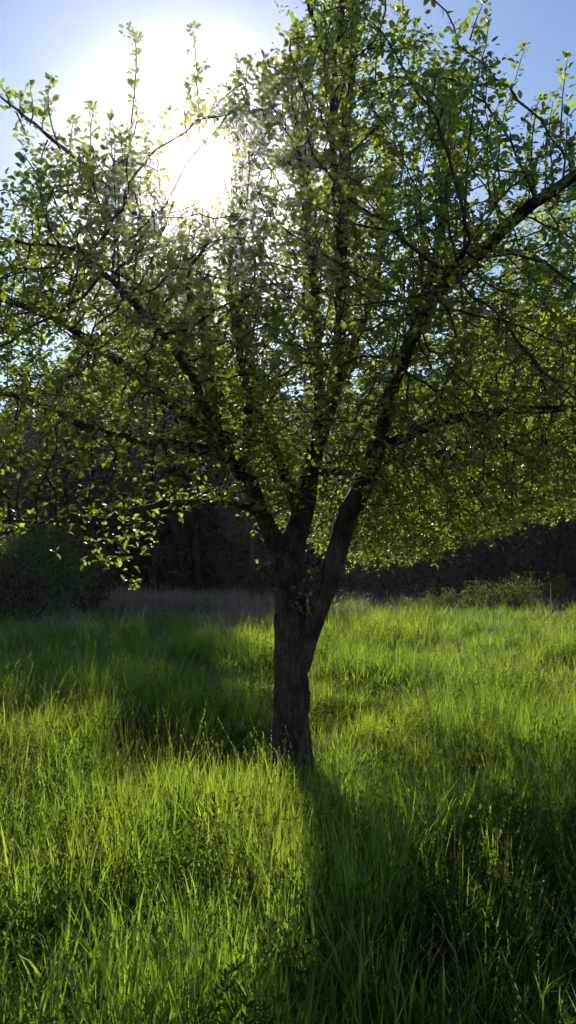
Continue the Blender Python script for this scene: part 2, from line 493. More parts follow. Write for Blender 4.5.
# twigs reach for the free room around them
STEP, KILL, INFL = .10, .14, 1.1
alive = [Vector(c) for c in cand]
pos = [Vector(n) for n in nodes]
for it in range(70):
    kd = kdtree.KDTree(len(pos))
    for a, v in enumerate(pos): kd.insert(v, a)
    kd.balance()
    pull = {}
    rest = []
    for c in alive:
        co, idx, dist = kd.find(c)
        if dist < KILL: continue
        rest.append(c)
        if dist < INFL + (.9 if it < 12 else 0):
            pull.setdefault(idx, []).append((c - co).normalized())
    alive = rest
    if not pull: break
    for idx, vs in pull.items():
        v = Vector((0, 0, 0))
        for u in vs: v += u
        v = v.normalized()
        up = float(np.interp(pos[idx].z, [2.2, 3.2, 4.2, 5.5], [-.08, .15, .55, .9]))
        v = (v + Vector((random.gauss(0, .18), random.gauss(0, .18), up + random.gauss(0, .15)))).normalized()
        pos.append(pos[idx] + v * STEP); par.append(idx); nrad.append(0)
NP = np.array([list(v) for v in pos])
PA = np.array(par)
n_all = len(NP)
# pipe model for the twig radii
rad2 = np.zeros(n_all)
childn = np.zeros(n_all, int)
for a in range(n_all - 1, n_limb_nodes - 1, -1):
    if rad2[a] == 0: rad2[a] = .0035 ** 2.3
    rad2[PA[a]] += rad2[a]; childn[PA[a]] += 1
tw_r = np.minimum(rad2 ** (1 / 2.3), .03)

# chains of twig nodes -> tubes
kids = {}
for a in range(n_limb_nodes, n_all): kids.setdefault(PA[a], []).append(a)
chains = []
stack = [(b, a) for b in range(n_limb_nodes) for a in kids.get(b, [])]
while stack:
    s, a = stack.pop()
    ch = [s, a]
    while True:
        ks = kids.get(ch[-1], [])
        if not ks: break
        ks = sorted(ks, key=lambda q: -tw_r[q])
        for o_ in ks[1:]: stack.append((ch[-1], o_))
        ch.append(ks[0])
    chains.append(ch)
VV, QQ, CC, nb = [], [], [], 0
for ch in chains:
    r = tw_r[ch].copy(); r[0] = min(r[1], r[0] if r[0] > 0 else r[1])
    v, q, c = tube_arrays(NP[ch] - BASE, np.maximum(r, .003), 4 if r[1] < .012 else 6, base=nb)
    VV.append(v); QQ.append(q); nb += len(v)
# leaves along the twigs
LP, LD, LN, LL = [], [], [], []


def spur(p, axis, n, size, g=rng):
    """a rosette of n leaves round p"""
    az = g.uniform(0, 6.283, n)
    el = g.normal(.25, .45, n)
    d = np.stack([np.cos(az) * np.cos(el), np.sin(az) * np.cos(el), np.sin(el)], -1) + axis * .45
    d = unit(d)
    nn = unit(np.stack([g.normal(0, .45, n), g.normal(0, .45, n), np.ones(n)], -1) + d * g.normal(-.2, .3, (n, 1)))
    LP.append(p + d * g.uniform(.005, .03, (n, 1)) + g.normal(0, .012, (n, 3)))
    LD.append(d); LN.append(nn); LL.append(size * .86 * g.uniform(.45, 1.25, n))


tw = np.arange(n_limb_nodes, n_all)
for a in tw:
    r = tw_r[a]
    if r > .012: continue
    ax = NP[a] - NP[PA[a]]; ln = np.linalg.norm(ax); ax = ax / ln
    term = a not in kids
    fr = abs(NP[a, 0]) < NP[a, 1] * .42
    ks = [rng.random(), rng.random()] if fr else [rng.random()]
    for t in ks:
        n = rng.integers(2, 5)
        spur(NP[PA[a]] + ax * ln * t + rng.normal(0, .02, 3), ax, n, .056)
    if term:
        spur(NP[a], ax, rng.integers(4, 8), .060)
        # side spurs fill the spray round each twig tip
        for _ in range(2 if fr else 1):
            spur(NP[a] + rng.normal(0, .07, 3), ax, rng.integers(3, 6), .055)

for a in range(n_limb_nodes):       # spurs sit on the thinner wood too
    if nrad[a] < .03 and PA[a] >= 0 and rng.random() < .9:
        ax = unit(NP[a] - NP[PA[a]])
        for _ in range(2):
            spur(NP[a] + rng.normal(0, .035, 3), (ax + [0, 0, .6]) * .7, rng.integers(3, 6), .056)

# upright water shoots
shoots = []


def add_shoot(p0, tip, r0=.008, big=1.0):
    p0 = np.array(p0); tip = np.array(tip)
    n = max(5, int(np.linalg.norm(tip - p0) / .06))
    t = np.linspace(0, 1, n)[:, None]
    mid = rng.normal(0, .05, 3) * np.linalg.norm(tip - p0); kink = np.cumsum(rng.normal(0, .006, (n, 3)), 0)
    pts = p0 + (tip - p0) * t + mid * np.sin(t * np.pi) + kink * t
    shoots.append((pts, np.linspace(r0, .0025, n)))
    ax = unit(tip - p0)
    bare = rng.uniform(.0, .25)
    for a in range(n):
        if t[a, 0] < bare: continue
        m = rng.integers(2, 6) + (1 if big > 1 else 0)
        spur(pts[a] + rng.normal(0, .015, 3), ax, m, .064 * big * (1.1 - .4 * t[a, 0]))
    spur(pts[-1], ax * 1.6, 7, .05 * big)


for sx, sy, tx_, ty_, Y in [(131, 125, 131, 32, 6.4), (200, 140, 197, 26, 6.6), (190, 150, 203, 60, 6.5), (233, 150, 235, 62, 6.6), (244, 150, 246, 66, 6.6), (282, 130, 281, 56, 6.4),
                            (60, 150, 52, 85, 6.2), (10, 108, 2, 84, 6.2), (22, 118, 18, 96, 6.2), (42, 132, 44, 104, 6.25), (70, 158, 74, 118, 6.3), (16, 112, 26, 132, 6.2), (48, 140, 40, 168, 6.25), (80, 165, 70, 196, 6.3), (100, 186, 88, 214, 6.35), (132, 140, 133, 80, 6.4), (183, 150, 186, 90, 6.6), (246, 140, 240, 80, 6.6), (225, 140, 228, 90, 6.5), (290, 120, 292, 70, 6.4), (90, 190, 92, 105, 6.3), (30, 125, 28, 88, 6.2), (110, 180, 112, 120, 6.4), (160, 190, 162, 120, 6.5), (150, 170, 148, 128, 6.5),
                            (470, 150, 481, 28, 6.1), (455, 160, 460, 60, 6.2), (500, 190, 524, 42, 5.9), (430, 150, 437, 50, 6.2), (545, 200, 552, 100, 5.8), (410, 120, 420, 20, 6.4),
                            (470, 40, 482, 2, 6.0), (395, 120, 405, 12, 6.5), (560, 150, 566, 60, 5.7), (520, 190, 538, 100, 5.8), (490, 200, 497, 95, 6.0), (375, 90, 383, -30, 6.6),
                            (330, 60, 331, -60, 6.7), (400, 60, 404, -40, 6.6), (310, 80, 318, -20, 6.6), (268, 150, 264, 90, 6.5), (217, 160, 215, 95, 6.5), (175, 160, 178, 112, 6.5)]:
    add_shoot(PX(sx, sy, Y), PX(tx_, ty_, Y), big=1.2)
# more uprights through the upper crown
up_nodes = [a for a in range(n_limb_nodes) if NP[a, 2] > 3.3 and .008 < nrad[a] < .06]
for a in rng.choice(up_nodes, 190):
    x = NP[a, 0]; y = NP[a, 1]
    topz = np.interp(x, tx, tz)
    topz = EYE + (topz - EYE) * min(y / TY, 1.05)
    h = min(rng.uniform(.7, 1.7), topz + .1 - NP[a, 2])
    if h < .35: continue
    add_shoot(NP[a], NP[a] + np.array([rng.normal(.02, .07) * h, rng.normal(0, .07) * h, h]), .009)
for pts, rad in shoots:
    link('shoot', tube_mesh('shoot', pts - BASE, rad, 5), M_twig, root)
# sprays hanging low on the left and leafy sprouts on the trunk
for sx, sy, Y, sp, n in [(130, 540, 5.8, .13, 24), (112, 558, 5.8, .08, 12), (128, 580, 5.75, .05, 5), (95, 545, 5.8, .12, 14), (150, 520, 5.8, .15, 18),
                         (309, 600, 6.42, .07, 8), (312, 575, 6.44, .06, 5), (305, 612, 6.42, .05, 5), (266, 560, 6.5, .05, 4),
                         (440, 540, 7.4, .25, 26), (500, 525, 7.6, .25, 22), (400, 545, 7.4, .2, 22), (380, 530, 7.3, .2, 18), (475, 510, 7.6, .3, 26), (430, 505, 7.5, .3, 30)]:
    c = PX(sx, sy, Y)
    for _ in range(n):
        spur(c + rng.normal(0, sp, 3) * [1, 1, .7], np.array([0, 0, -.3]), rng.integers(2, 5), .06)
p = np.concatenate(LP); d = np.concatenate(LD); n_ = np.concatenate(LN); L = np.concatenate(LL)
sa = sun_angle(p)
keep = rng.random(len(p)) < np.clip((sa - 1.4) / 2.4, 0.0, 1)
keep &= ~(lit_gap(p) & (rng.random(len(p)) < .85))
p, d, n_, L = p[keep], d[keep], n_[keep], L[keep]
tint = np.clip(rng.normal(.5, .22, len(p)), 0, 1)
# the leaves seen largest are objects of their own, the rest one mass
dist = np.linalg.norm(p - camv, axis=1)
proj_in = (np.abs(p[:, 0] / p[:, 1]) < .36) & (p[:, 2] < EYE + p[:, 1] * .72)
size_px = np.where(proj_in, L / dist, 0)
big = np.argsort(-size_px)[:240]
mask = np.ones(len(p), bool); mask[big] = False
crown = link('crown', leaf_mesh('crown', p[mask] - BASE, d[mask], n_[mask], L[mask], L[mask] * .62, tint[mask], rng), M_apple, root)
crown['kind'] = 'stuff'
leaf_vars = []
for q in range(6):
    leaf_vars.append(leaf_mesh('leaf', np.zeros((1, 3)), np.array([[0, 1., 0]]), np.array([[0, 0, 1.]]), np.ones(1), np.ones(1) * .62, np.array([.2 + .12 * q]), rng))
    leaf_vars[-1].materials.append(M_apple)
for a in big:
    y = Vector(d[a]).normalized(); z = Vector(n_[a]); x = y.cross(z).normalized(); z = x.cross(y)
    o = link('leaf', leaf_vars[int(a) % 6], None, crown)
    m = Matrix((x, y, z)).transposed().to_4x4()
    m = m @ Matrix.Scale(L[a], 4)
    m.translation = Vector(p[a] - BASE)
    o.matrix_local = m
twigs = link('twigs', mesh_np('twigs', np.concatenate(VV), QQ, smooth=True), M_twig, root)
twigs['kind'] = 'stuff'
print('apple leaves', len(p), 'twig nodes', n_all - n_limb_nodes)


# ------------------------------------------------------------------ woodland behind the meadow
def wood_tree(seed, h, spread, nleaf, leaf, trunk_h, lean=0., taper=.6):
    """a tree of height h: trunk with limbs, crown made of leaf sprays gathered in uneven clumps"""
    g = np.random.default_rng(seed)
    V, Q, C, nb_ = [], [], [], 0
    top = np.array([lean * h, g.normal(0, .03) * h, h * .9])
    mid = top * .5 + np.append(g.normal(0, .02 * h, 2), 0)
    tpts, trad = catmull([np.array([0, 0, -.3]), mid, top], [.022 * h, .014 * h, .004 * h], h / 14)
    v, q, c = tube_arrays(tpts, trad, 8, .06, seed, nb_); V.append(v); Q.append(q); nb_ += len(v)
    ends = []
    for b in range(15):
        t = g.uniform(trunk_h, .95); i0 = int(t * (len(tpts) - 1)); s = tpts[i0]
        az = g.uniform(0, 6.283); out = spread * g.uniform(.5, 1.0) * (1 - taper * ((t - trunk_h) / (1 - trunk_h)) ** 2)
        e = s + np.array([np.cos(az) * out, np.sin(az) * out, g.uniform(.0, .16) * h * (.5 + t)])
        e2 = (s + e) / 2 + np.array([0, 0, -.02 * h])
        bp, br = catmull([s, e2, e], [trad[i0] * .55, trad[i0] * .35, .01], h / 12)
        v, q, c = tube_arrays(bp, br, 5, .03, b, nb_); V.append(v); Q.append(q); nb_ += len(v)
        ends += [e, e2 * .4 + e * .6]
    ends = np.array(ends + [top])
    tm = mesh_np('woodland_trunk', np.concatenate(V), Q, smooth=True)
    ncl = len(ends) * 3
    cc = ends[g.integers(0, len(ends), ncl)] + g.normal(0, spread * .16, (ncl, 3))
    cr = g.uniform(.12, .30, ncl) * spread
    w = cr ** 2; w /= w.sum()
    ci = g.choice(ncl, nleaf, p=w)
    dirs = unit(g.normal(0, 1, (nleaf, 3)))
    pp = cc[ci] + dirs * (cr[ci] * g.uniform(.35, 1.0, nleaf) ** .5)[:, None] * [1, 1, .75]
    pp[:, 2] = np.maximum(pp[:, 2], .4)
    d = unit(dirs + g.normal(0, .7, (nleaf, 3)) + [0, 0, -.2]); nn = unit(g.normal(0, .6, (nleaf, 3)) + [0, 0, 1])
    L = leaf * g.uniform(.6, 1.3, nleaf)
    tint = np.clip(g.normal(.5, .2, nleaf) + (g.random(ncl)[ci] - .5) * .5, 0, 1)
    cm = leaf_mesh('woodland_crown', pp, d, nn, L, L * .7, tint, g, plain=True)
    return tm, cm


tm_variants = [wood_tree(11, 12, 3.6, 12000, .38, .16), wood_tree(12, 12, 3.0, 11000, .36, .10, .03), wood_tree(13, 12, 4.2, 14000, .38, .2, -.03), wood_tree(14, 12, 2.5, 10000, .36, .08), wood_tree(15, 11, 2.6, 5200, .34, .12, 0., .05)]


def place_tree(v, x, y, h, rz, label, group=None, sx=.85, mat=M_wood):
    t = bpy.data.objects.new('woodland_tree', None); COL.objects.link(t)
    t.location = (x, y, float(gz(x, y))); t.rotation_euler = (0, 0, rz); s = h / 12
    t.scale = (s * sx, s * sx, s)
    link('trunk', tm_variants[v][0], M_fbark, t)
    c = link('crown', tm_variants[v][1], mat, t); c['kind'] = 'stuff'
    tag(t, label, 'tree', group)
    return t


G = 'trees of the dark wood'
front = [  # picture column, distance, height, variant
    (-60, 41, 10.5, 0), (-5, 44, 10, 2), (48, 42, 11, 1), (100, 43, 13.5, 3), (72, 46, 14.5, 3), (142, 49, 23.3, 4), (154, 46, 23, 4), (200, 47, 15.5, 3), (252, 45, 14.5, 3), (285, 46, 8.5, 3),
    (330, 47, 9, 0), (372, 46, 8, 1), (415, 46, 8, 2), (455, 45, 11, 3), (500, 43, 15, 0), (548, 42, 14.5, 1), (600, 41, 15, 2), (660, 41, 14, 0)]
for q, (px, Y, h, v) in enumerate(front):
    x = (px - 288) / F * Y
    place_tree(v, x, Y, h, q * 1.7, 'dark shaded tree in the front rank of the wood behind the meadow', G, {23.3: .5, 23: .54, 14.5: .62, 15.5: .6}.get(h, .9))
for q in range(54):
    row = q // 18
    Y = (52, 61, 72)[row] + random.uniform(-2, 2)
    px = -80 + (q % 18) * 43 + row * 14 + random.uniform(-9, 9)
    x = (px - 288) / F * Y
    low_ = (Y - 31) * .5
    hh = float(np.interp(px, [-80, 60, 130, 230, 270, 440, 490, 660], [14, 14, 19, 18, low_, low_, 19, 21])) * random.uniform(.88, 1.0)
    place_tree(random.randrange(4), x, Y, hh, q * 2.3, 'dark tree deep in the wood behind its front rank', 'trees deeper in the wood')

# undergrowth at the foot of the wood
g = np.random.default_rng(5)
nu = 40000
ux = g.uniform(-34, 30, nu); uy = g.uniform(37.5, 62, nu)
bump = (1.5 + .7 * np.sin(ux * .7) + .6 * np.sin(ux * 1.9 + uy * .8) + .5 * np.sin(ux * 3.3 + 1)) * np.clip((uy - 37) / 3, .35, 3.0)
uz = gz(ux, uy) + bump * g.random(nu) ** .7
pp = np.stack([ux, uy, uz], -1)
d_ = unit(g.normal(0, 1, (nu, 3)) + [0, 0, .2]); nn = unit(g.normal(0, .6, (nu, 3)) + [0, 0, 1])
L_ = g.uniform(.16, .36, nu)
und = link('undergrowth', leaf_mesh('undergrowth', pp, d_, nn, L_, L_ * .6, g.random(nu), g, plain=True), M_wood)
tag(und, 'dark leafy undergrowth along the foot of the wood', 'undergrowth', kind='stuff')


# ------------------------------------------------------------------ shrubs
def shrub(name, label, loc, rx, ry, h, nleaf, leaf, seed, mat, cat='shrub', group=None):
    g = np.random.default_rng(seed)
    t = bpy.data.objects.new(name, None); COL.objects.link(t); t.location = loc
    V, Q, nb_ = [], [], 0
    ends = []
    for b in range(14):
        az = g.uniform(0, 6.283); rr = g.uniform(.2, .95)
        e = np.array([np.cos(az) * rx * rr, np.sin(az) * ry * rr, h * (1 - .55 * rr ** 2) * g.uniform(.75, 1.0)])
        m_ = e * [.4, .4, .55]
        bp, br = catmull([np.array([np.cos(az) * .05, np.sin(az) * .05, -.05]), m_, e], [.012 * h + .005, .008 * h + .004, .003], h / 6)
        v, q, c = tube_arrays(bp, br, 5, .03, b, nb_); V.append(v); Q.append(q); nb_ += len(v)
        ends += [e, m_ * .3 + e * .7, m_]
    st = link('stems', mesh_np('stems', np.concatenate(V), Q, smooth=True), M_fbark, t); st['kind'] = 'stuff'
    ends = np.array(ends)
    ci = g.integers(0, len(ends), nleaf)
    pp = ends[ci] + g.normal(0, 1, (nleaf, 3)) * np.array([rx, ry, h]) * .13
    pp[:, 2] = np.clip(pp[:, 2], .03, None)
    dd = unit(g.normal(0, 1, (nleaf, 3)) + unit(pp - [0, 0, h * .3]) * .6); nn = unit(g.normal(0, .6, (nleaf, 3)) + [0, 0, 1])
    L = leaf * g.uniform(.6, 1.3, nleaf)
    f = link('foliage', leaf_mesh('foliage', pp, dd, nn, L, L * .62, np.clip(g.normal(.5, .25, nleaf), 0, 1), g, plain=True), mat, t)
    f['kind'] = 'stuff'
    tag(t, label, cat, group)
    return t


def at_ground(px, Y):
    x = (px - 288) / F * Y
    return (x, Y, float(gz(x, Y)))


shrub('leafy_bush', 'big dark green bush at the left edge before the wood', at_ground(22, 22), 2.3, 1.8, 3.2, 7000, .13, 31, M_bush, 'bush')
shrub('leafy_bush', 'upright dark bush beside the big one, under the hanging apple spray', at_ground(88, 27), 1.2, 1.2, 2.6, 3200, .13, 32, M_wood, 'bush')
sh = [(408, 31, .9, .8, 'low brown-green shrub nearest the trunk along the right meadow edge'), (440, 30.5, 1.1, 1.1, 'second low shrub along the right meadow edge'),
      (478, 30, 1.0, 1.2, 'rounded low shrub in the middle of the right meadow edge'), (514, 29.5, 1.3, 1.45, 'tallest rounded shrub along the right meadow edge'),
      (552, 29, 1.1, 1.25, 'leafy low shrub behind the tall dry stalk'), (596, 29, 1.3, 1.3, 'low shrub cut by the right frame edge')]
for q, (px, Y, r, h, lb) in enumerate(sh):
    shrub('low_shrub', lb, at_ground(px, Y), r, r * .9, h, 1500, .075, 40 + q, M_bush, 'shrub', 'low shrubs along the meadow edge')
for q, (px, Y, r, h, lb) in enumerate([(75, 23, .9, .75, 'low dull shrub just right of the big left bush'), (118, 25, 1.0, .85, 'low dull shrub below the hanging apple spray'),
                                       (160, 24, .8, .6, 'low dull shrub midway between left bush and trunk'), (205, 26, 1.1, .8, 'wide dull shrub left of the trunk by the brush')]):
    shrub('low_shrub', lb, at_ground(px, Y), r, r * .9, h, 1100, .075, 60 + q, M_bush, 'shrub', 'low shrubs along the meadow edge')
shrub('low_shrub', 'small pale green shrub just left of the apple trunk', at_ground(252, 24), .55, .5, .55, 500, .07, 52, M_bush, 'shrub', 'low shrubs along the meadow edge')


# ------------------------------------------------------------------ grass
def blade_arrays(p, az, L, w, bend, lean, seg=4, g=None, base=0, twist=None):
    """grass blades: tapering strips that arch over"""
    N = len(p)
    t = np.linspace(0, 1, seg + 1)
    dirh = np.stack([np.cos(az), np.sin(az), np.zeros(N)], -1)
    sidev = np.stack([-np.sin(az), np.cos(az), np.zeros(N)], -1)
    if twist is not None:
        a2 = az + twist
        sidev = np.stack([-np.sin(a2), np.cos(a2), np.zeros(N)], -1)
    th = lean[:, None] + bend[:, None] * t[None, :] ** 1.6
    dz = np.cos(th); dh = np.sin(th)
    ds = (L / seg)[:, None]
    zc = np.concatenate([np.zeros((N, 1)), np.cumsum((dz[:, 1:] + dz[:, :-1]) / 2 * ds, 1)], 1)
    hc = np.concatenate([np.zeros((N, 1)), np.cumsum((dh[:, 1:] + dh[:, :-1]) / 2 * ds, 1)], 1)
    c = p[:, None, :] + dirh[:, None, :] * hc[..., None] + np.array([0, 0, 1.]) * zc[..., None]
    wid = w[:, None] * np.array([.55, .9, 1.0, .75, 0.06] if seg == 4 else np.interp(t, [0, .25, .5, .75, 1], [.55, .9, 1, .75, .06]))[None, :] * .5
    a = c - sidev[:, None, :] * wid[..., None]; b = c + sidev[:, None, :] * wid[..., None]
    V = np.stack([a, b], 2).reshape(-1, 3)
    i = np.arange(seg)[None, :] * 2 + (np.arange(N) * (seg + 1) * 2)[:, None] + base
    Q = np.stack([i, i + 1, i + 3, i + 2], -1).reshape(-1, 4)
    return V, Q


def tuft(name, seed, n, r, h, w, bend, lean=.09, stalks=0, dry=0.0, mat=M_grass):
    g = np.random.default_rng(seed)
    az = g.uniform(0, 6.283, n); rr = r * np.sqrt(g.random(n)); pa = g.uniform(0, 6.283, n)
    p = np.stack([np.cos(pa) * rr, np.sin(pa) * rr, np.full(n, -.02)], -1)
    Lh = h * g.uniform(.45, 1.1, n)
    V, Q = blade_arrays(p, az, Lh, w * g.uniform(.6, 1.3, n), bend * g.uniform(.1, 1.6, n), np.abs(g.normal(0, lean, n)), twist=g.uniform(-.7, .7, n))
    tint = np.repeat(np.clip(g.normal(.5, .25, n), 0, 1), 10)
    Vs, Qs, Ts = [V], [Q], [tint]
    nb_ = len(V)
    for s in range(stalks):        # flowering stems with small spikelets
        a = g.uniform(0, 6.283); ln = h * g.uniform(1.0, 1.35); rr_ = r * g.random()
        p0 = np.array([[np.cos(a) * rr_, np.sin(a) * rr_, 0]])
        b_ = g.uniform(.1, .5); l_ = abs(g.normal(0, .1)); tw_ = g.uniform(-1, 1, 1)
        v, q = blade_arrays(p0, np.array([a]), np.array([ln]), np.array([.003]), np.array([b_]), np.array([l_]), base=nb_, twist=tw_)
        Vs.append(v); Qs.append(q); Ts.append(np.full(len(v), .7)); nb_ += len(v)
        tip = v[-2:].mean(0); below = v[-4:-2].mean(0)
        m = 14
        tt = g.uniform(-.1, 1.05, m)
        sp_ = below + (tip - below) * tt[:, None]
        v, q = blade_arrays(sp_, g.uniform(0, 6.28, m), np.full(m, .014) * g.uniform(.7, 1.4, m), np.full(m, .0038), np.full(m, .2), g.uniform(.2, .8, m), base=nb_)
        Vs.append(v); Qs.append(q); Ts.append(np.full(len(v), .95)); nb_ += len(v)
    me = mesh_np(name, np.concatenate(Vs), Qs, tint=np.concatenate(Ts), smooth=True)
    me.materials.append(mat)
    return bpy.data.objects.new(name, me)


def weed_tuft(name, seed, n_st, r, h):
    """soft scrambling weeds: upright stems with whorls of narrow leaves"""
    g = np.random.default_rng(seed)
    Vs, Qs, Ts, nb_ = [], [], [], 0
    for s in range(n_st):
        a = g.uniform(0, 6.283); rr = r * np.sqrt(g.random())
        p0 = np.array([[np.cos(a) * rr, np.sin(a) * rr, 0]]); ln = h * g.uniform(.6, 1.15)
        v, q = blade_arrays(p0, np.array([g.uniform(0, 6.28)]), np.array([ln]), np.array([.004]), np.array([g.uniform(.1, .6)]), np.array([abs(g.normal(0, .15))]), base=nb_)
        c = v.reshape(-1, 2, 3).mean(1)
        Vs.append(v); Qs.append(q); Ts.append(np.full(len(v), .3)); nb_ += len(v)
        for k_ in range(7):
            t = (k_ + 1.5) / 8 * 4; i0 = min(int(t), 3); pc = c[i0] + (c[i0 + 1] - c[i0]) * (t - i0)
            m = 5
            az = np.arange(m) / m * 6.283 + k_
            v, q = blade_arrays(np.tile(pc, (m, 1)), az, np.full(m, .03) * g.uniform(.8, 1.4, m), np.full(m, .009), np.full(m, .5), np.full(m, .9) + g.normal(0, .2, m), base=nb_)
            Vs.append(v); Qs.append(q); Ts.append(np.clip(g.normal(.5, .2, len(v)), 0, 1)); nb_ += len(v)
    me = mesh_np(name, np.concatenate(Vs), Qs, tint=np.concatenate(Ts), smooth=True)
    me.materials.append(M_weed)
    return bpy.data.objects.new(name, me)


tufts = bpy.data.collections.new('grass_tufts')
for q, o in enumerate([
        tuft('a_fine_tuft', 1, 46, .11, .48, .0060, .9), tuft('b_fine_tuft', 2, 46, .11, .44, .0055, 1.2, .18), tuft('c_tall_tuft', 3, 34, .10, .58, .0075, .7, .10, 2),
        tuft('d_broad_tuft', 4, 22, .10, .50, .0125, .9, .16), tuft('e_lush_tuft', 5, 30, .11, .46, .0090, 1.4, .22, 1), tuft('f_stalk_tuft', 6, 26, .11, .52, .0060, .8, .1, 4),
        weed_tuft('g_weed_tuft', 7, 10, .12, .40), tuft('h_dry_tuft', 8, 10, .12, .40, .0045, 1.6, .45, 0, mat=M_straw), tuft('i_seed_tuft', 9, 3, .10, .62, .004, .5, .1, 5, mat=M_straw)]):
    tufts.objects.link(o)
NV = 9


def scatter(name, pts, scl, rot, idx, coll, label, cat):
    me = bpy.data.meshes.new(name)
    me.vertices.add(len(pts)); me.vertices.foreach_set('co', np.asarray(pts, np.float32).ravel())
    for nm, ty, arr, key in (('scl', 'FLOAT_VECTOR', scl, 'vector'), ('rot', 'FLOAT_VECTOR', rot, 'vector'), ('idx', 'INT', idx, 'value')):
        a = me.attributes.new(nm, ty, 'POINT')
        a.data.foreach_set(key, np.asarray(arr, np.int32 if ty == 'INT' else np.float32).ravel())
    o = link(name, me)
    ng = bpy.data.node_groups.new(name, 'GeometryNodeTree')
    ng.interface.new_socket('Geometry', in_out='INPUT', socket_type='NodeSocketGeometry')
    ng.interface.new_socket('Geometry', in_out='OUTPUT', socket_type='NodeSocketGeometry')
    N, K = ng.nodes, ng.links
    gi = N.new('NodeGroupInput'); go = N.new('NodeGroupOutput')
    ci = N.new('GeometryNodeCollectionInfo'); ci.inputs['Collection'].default_value = coll
    ci.inputs['Separate Children'].default_value = True; ci.inputs['Reset Children'].default_value = True
    ip = N.new('GeometryNodeInstanceOnPoints'); ip.inputs['Pick Instance'].default_value = True
    mp = N.new('GeometryNodeMeshToPoints')
    K.new(gi.outputs[0], mp.inputs[0]); K.new(mp.outputs[0], ip.inputs['Points']); K.new(ci.outputs[0], ip.inputs['Instance'])
    for nm, ty, sock in (('idx', 'INT', 'Instance Index'), ('rot', 'FLOAT_VECTOR', 'Rotation'), ('scl', 'FLOAT_VECTOR', 'Scale')):
        na = N.new('GeometryNodeInputNamedAttribute'); na.data_type = ty; na.inputs['Name'].default_value = nm
        K.new(na.outputs[0], ip.inputs[sock])
    K.new(ip.outputs[0], go.inputs[0])
    md = o.modifiers.new('scatter', 'NODES'); md.node_group = ng
    tag(o, label, cat, kind='stuff')
    return o


g = np.random.default_rng(21)


def patch(x, y):
    """growth of the meadow, tall and short patches"""
    return (.5 + .22 * np.sin(x * 1.1 + 2.1 * np.sin(y * .55)) + .18 * np.sin(y * 1.5 + 1.3 * np.sin(x * .8) + 1.) + .14 * np.sin(x * 2.7 - y * 1.9 + .5))


rings = [(1.6, 6, 150, .95), (6, 10, 105, 1.0), (10, 16, 55, 1.2), (16, 24, 22, 1.5), (24, 36, 7, 2.2)]
PT, SCL, ROT, IDX = [], [], [], []
for y0, y1, dens, s in rings:
    half = y1 * .40 + 1.2
    n = int(dens * 2 * half * (y1 - y0))
    x = g.uniform(-half, half, n); y = g.uniform(y0, y1, n)
    ok = np.abs(x) < y * .40 + 1.2
    x, y = x[ok], y[ok]; n = len(x)
    ok = np.hypot(x - BASE[0], y - BASE[1]) > .17
    x, y = x[ok], y[ok]; n = len(x)
    gr = patch(x, y)
    PT.append(np.stack([x, y, gz(x, y)], -1))
    hs = s * (.42 + .85 * gr) * g.uniform(.6, 1.25, n)
    hs = hs / np.maximum(1, s * .72)
    far = np.clip((y - 8) / 22, 0, 1)
    hs = hs * (1 - .25 * far)
    SCL.append(np.stack([s * g.uniform(.9, 1.2, n), s * g.uniform(.9, 1.2, n), hs], -1))
    ROT.append(np.stack([g.normal(0, .08, n), g.normal(0, .08, n), g.uniform(0, 6.283, n)], -1))
    pr = np.array([.2, .17, .16, .10 + (.12 if y1 <= 6 else 0), .11, .07, .17, .055, .016])
    ix = g.choice(NV, n, p=pr / pr.sum())
    wd = np.sin(x * 1.7 + 1.2 * np.sin(y * .9)) * np.sin(y * 1.3 + x * .6 + 2.) + .5 * np.sin(x * 3.9 - y * 2.3)
    ix = np.where((wd > .55) & (g.random(n) < .6), 6, np.where((wd < -.7) & (g.random(n) < .5), 3, ix))
    IDX.append(ix)
grass = scatter('grass', np.concatenate(PT), np.concatenate(SCL), np.concatenate(ROT), np.concatenate(IDX), tufts,
                'long green meadow grass mixed with weeds', 'grass')
print('tufts', sum(len(a) for a in PT))

# dry brush between meadow and wood: grey-brown stems
brushc = bpy.data.collections.new('brush_tufts')
for q in range(3):
    brushc.objects.link(tuft('brush_tuft', 60 + q, 60, .5, .75, .012, .9, .5, 0, mat=M_brush))
n = 3600
x = g.uniform(-16, 14, n); y = g.uniform(18, 36, n)
dens = np.clip(1.1 - np.abs(x + 4.0) / 6, .15, 1) * np.clip((y - 17.5 - .45 * np.maximum(x + 2, 0)) / 5, 0, 1)
dens = dens * np.clip(.5 + 1.2 * np.sin(x * 1.1 + 1.5 * np.sin(y * .6)) * np.sin(y * .9 + x * .3), .08, 1)
ok = g.random(n) < dens
x, y = x[ok], y[ok]; n = len(x)
scatter('dry_brush', np.stack([x, y, gz(x, y)], -1), np.stack([g.uniform(.8, 1.3, n), g.uniform(.8, 1.3, n), g.uniform(.7, 1.6, n)], -1),
        np.stack([np.zeros(n), np.zeros(n), g.uniform(0, 6.28, n)], -1), g.integers(0, 3, n), brushc, 'grey-brown dry brush along the far meadow edge', 'brush')


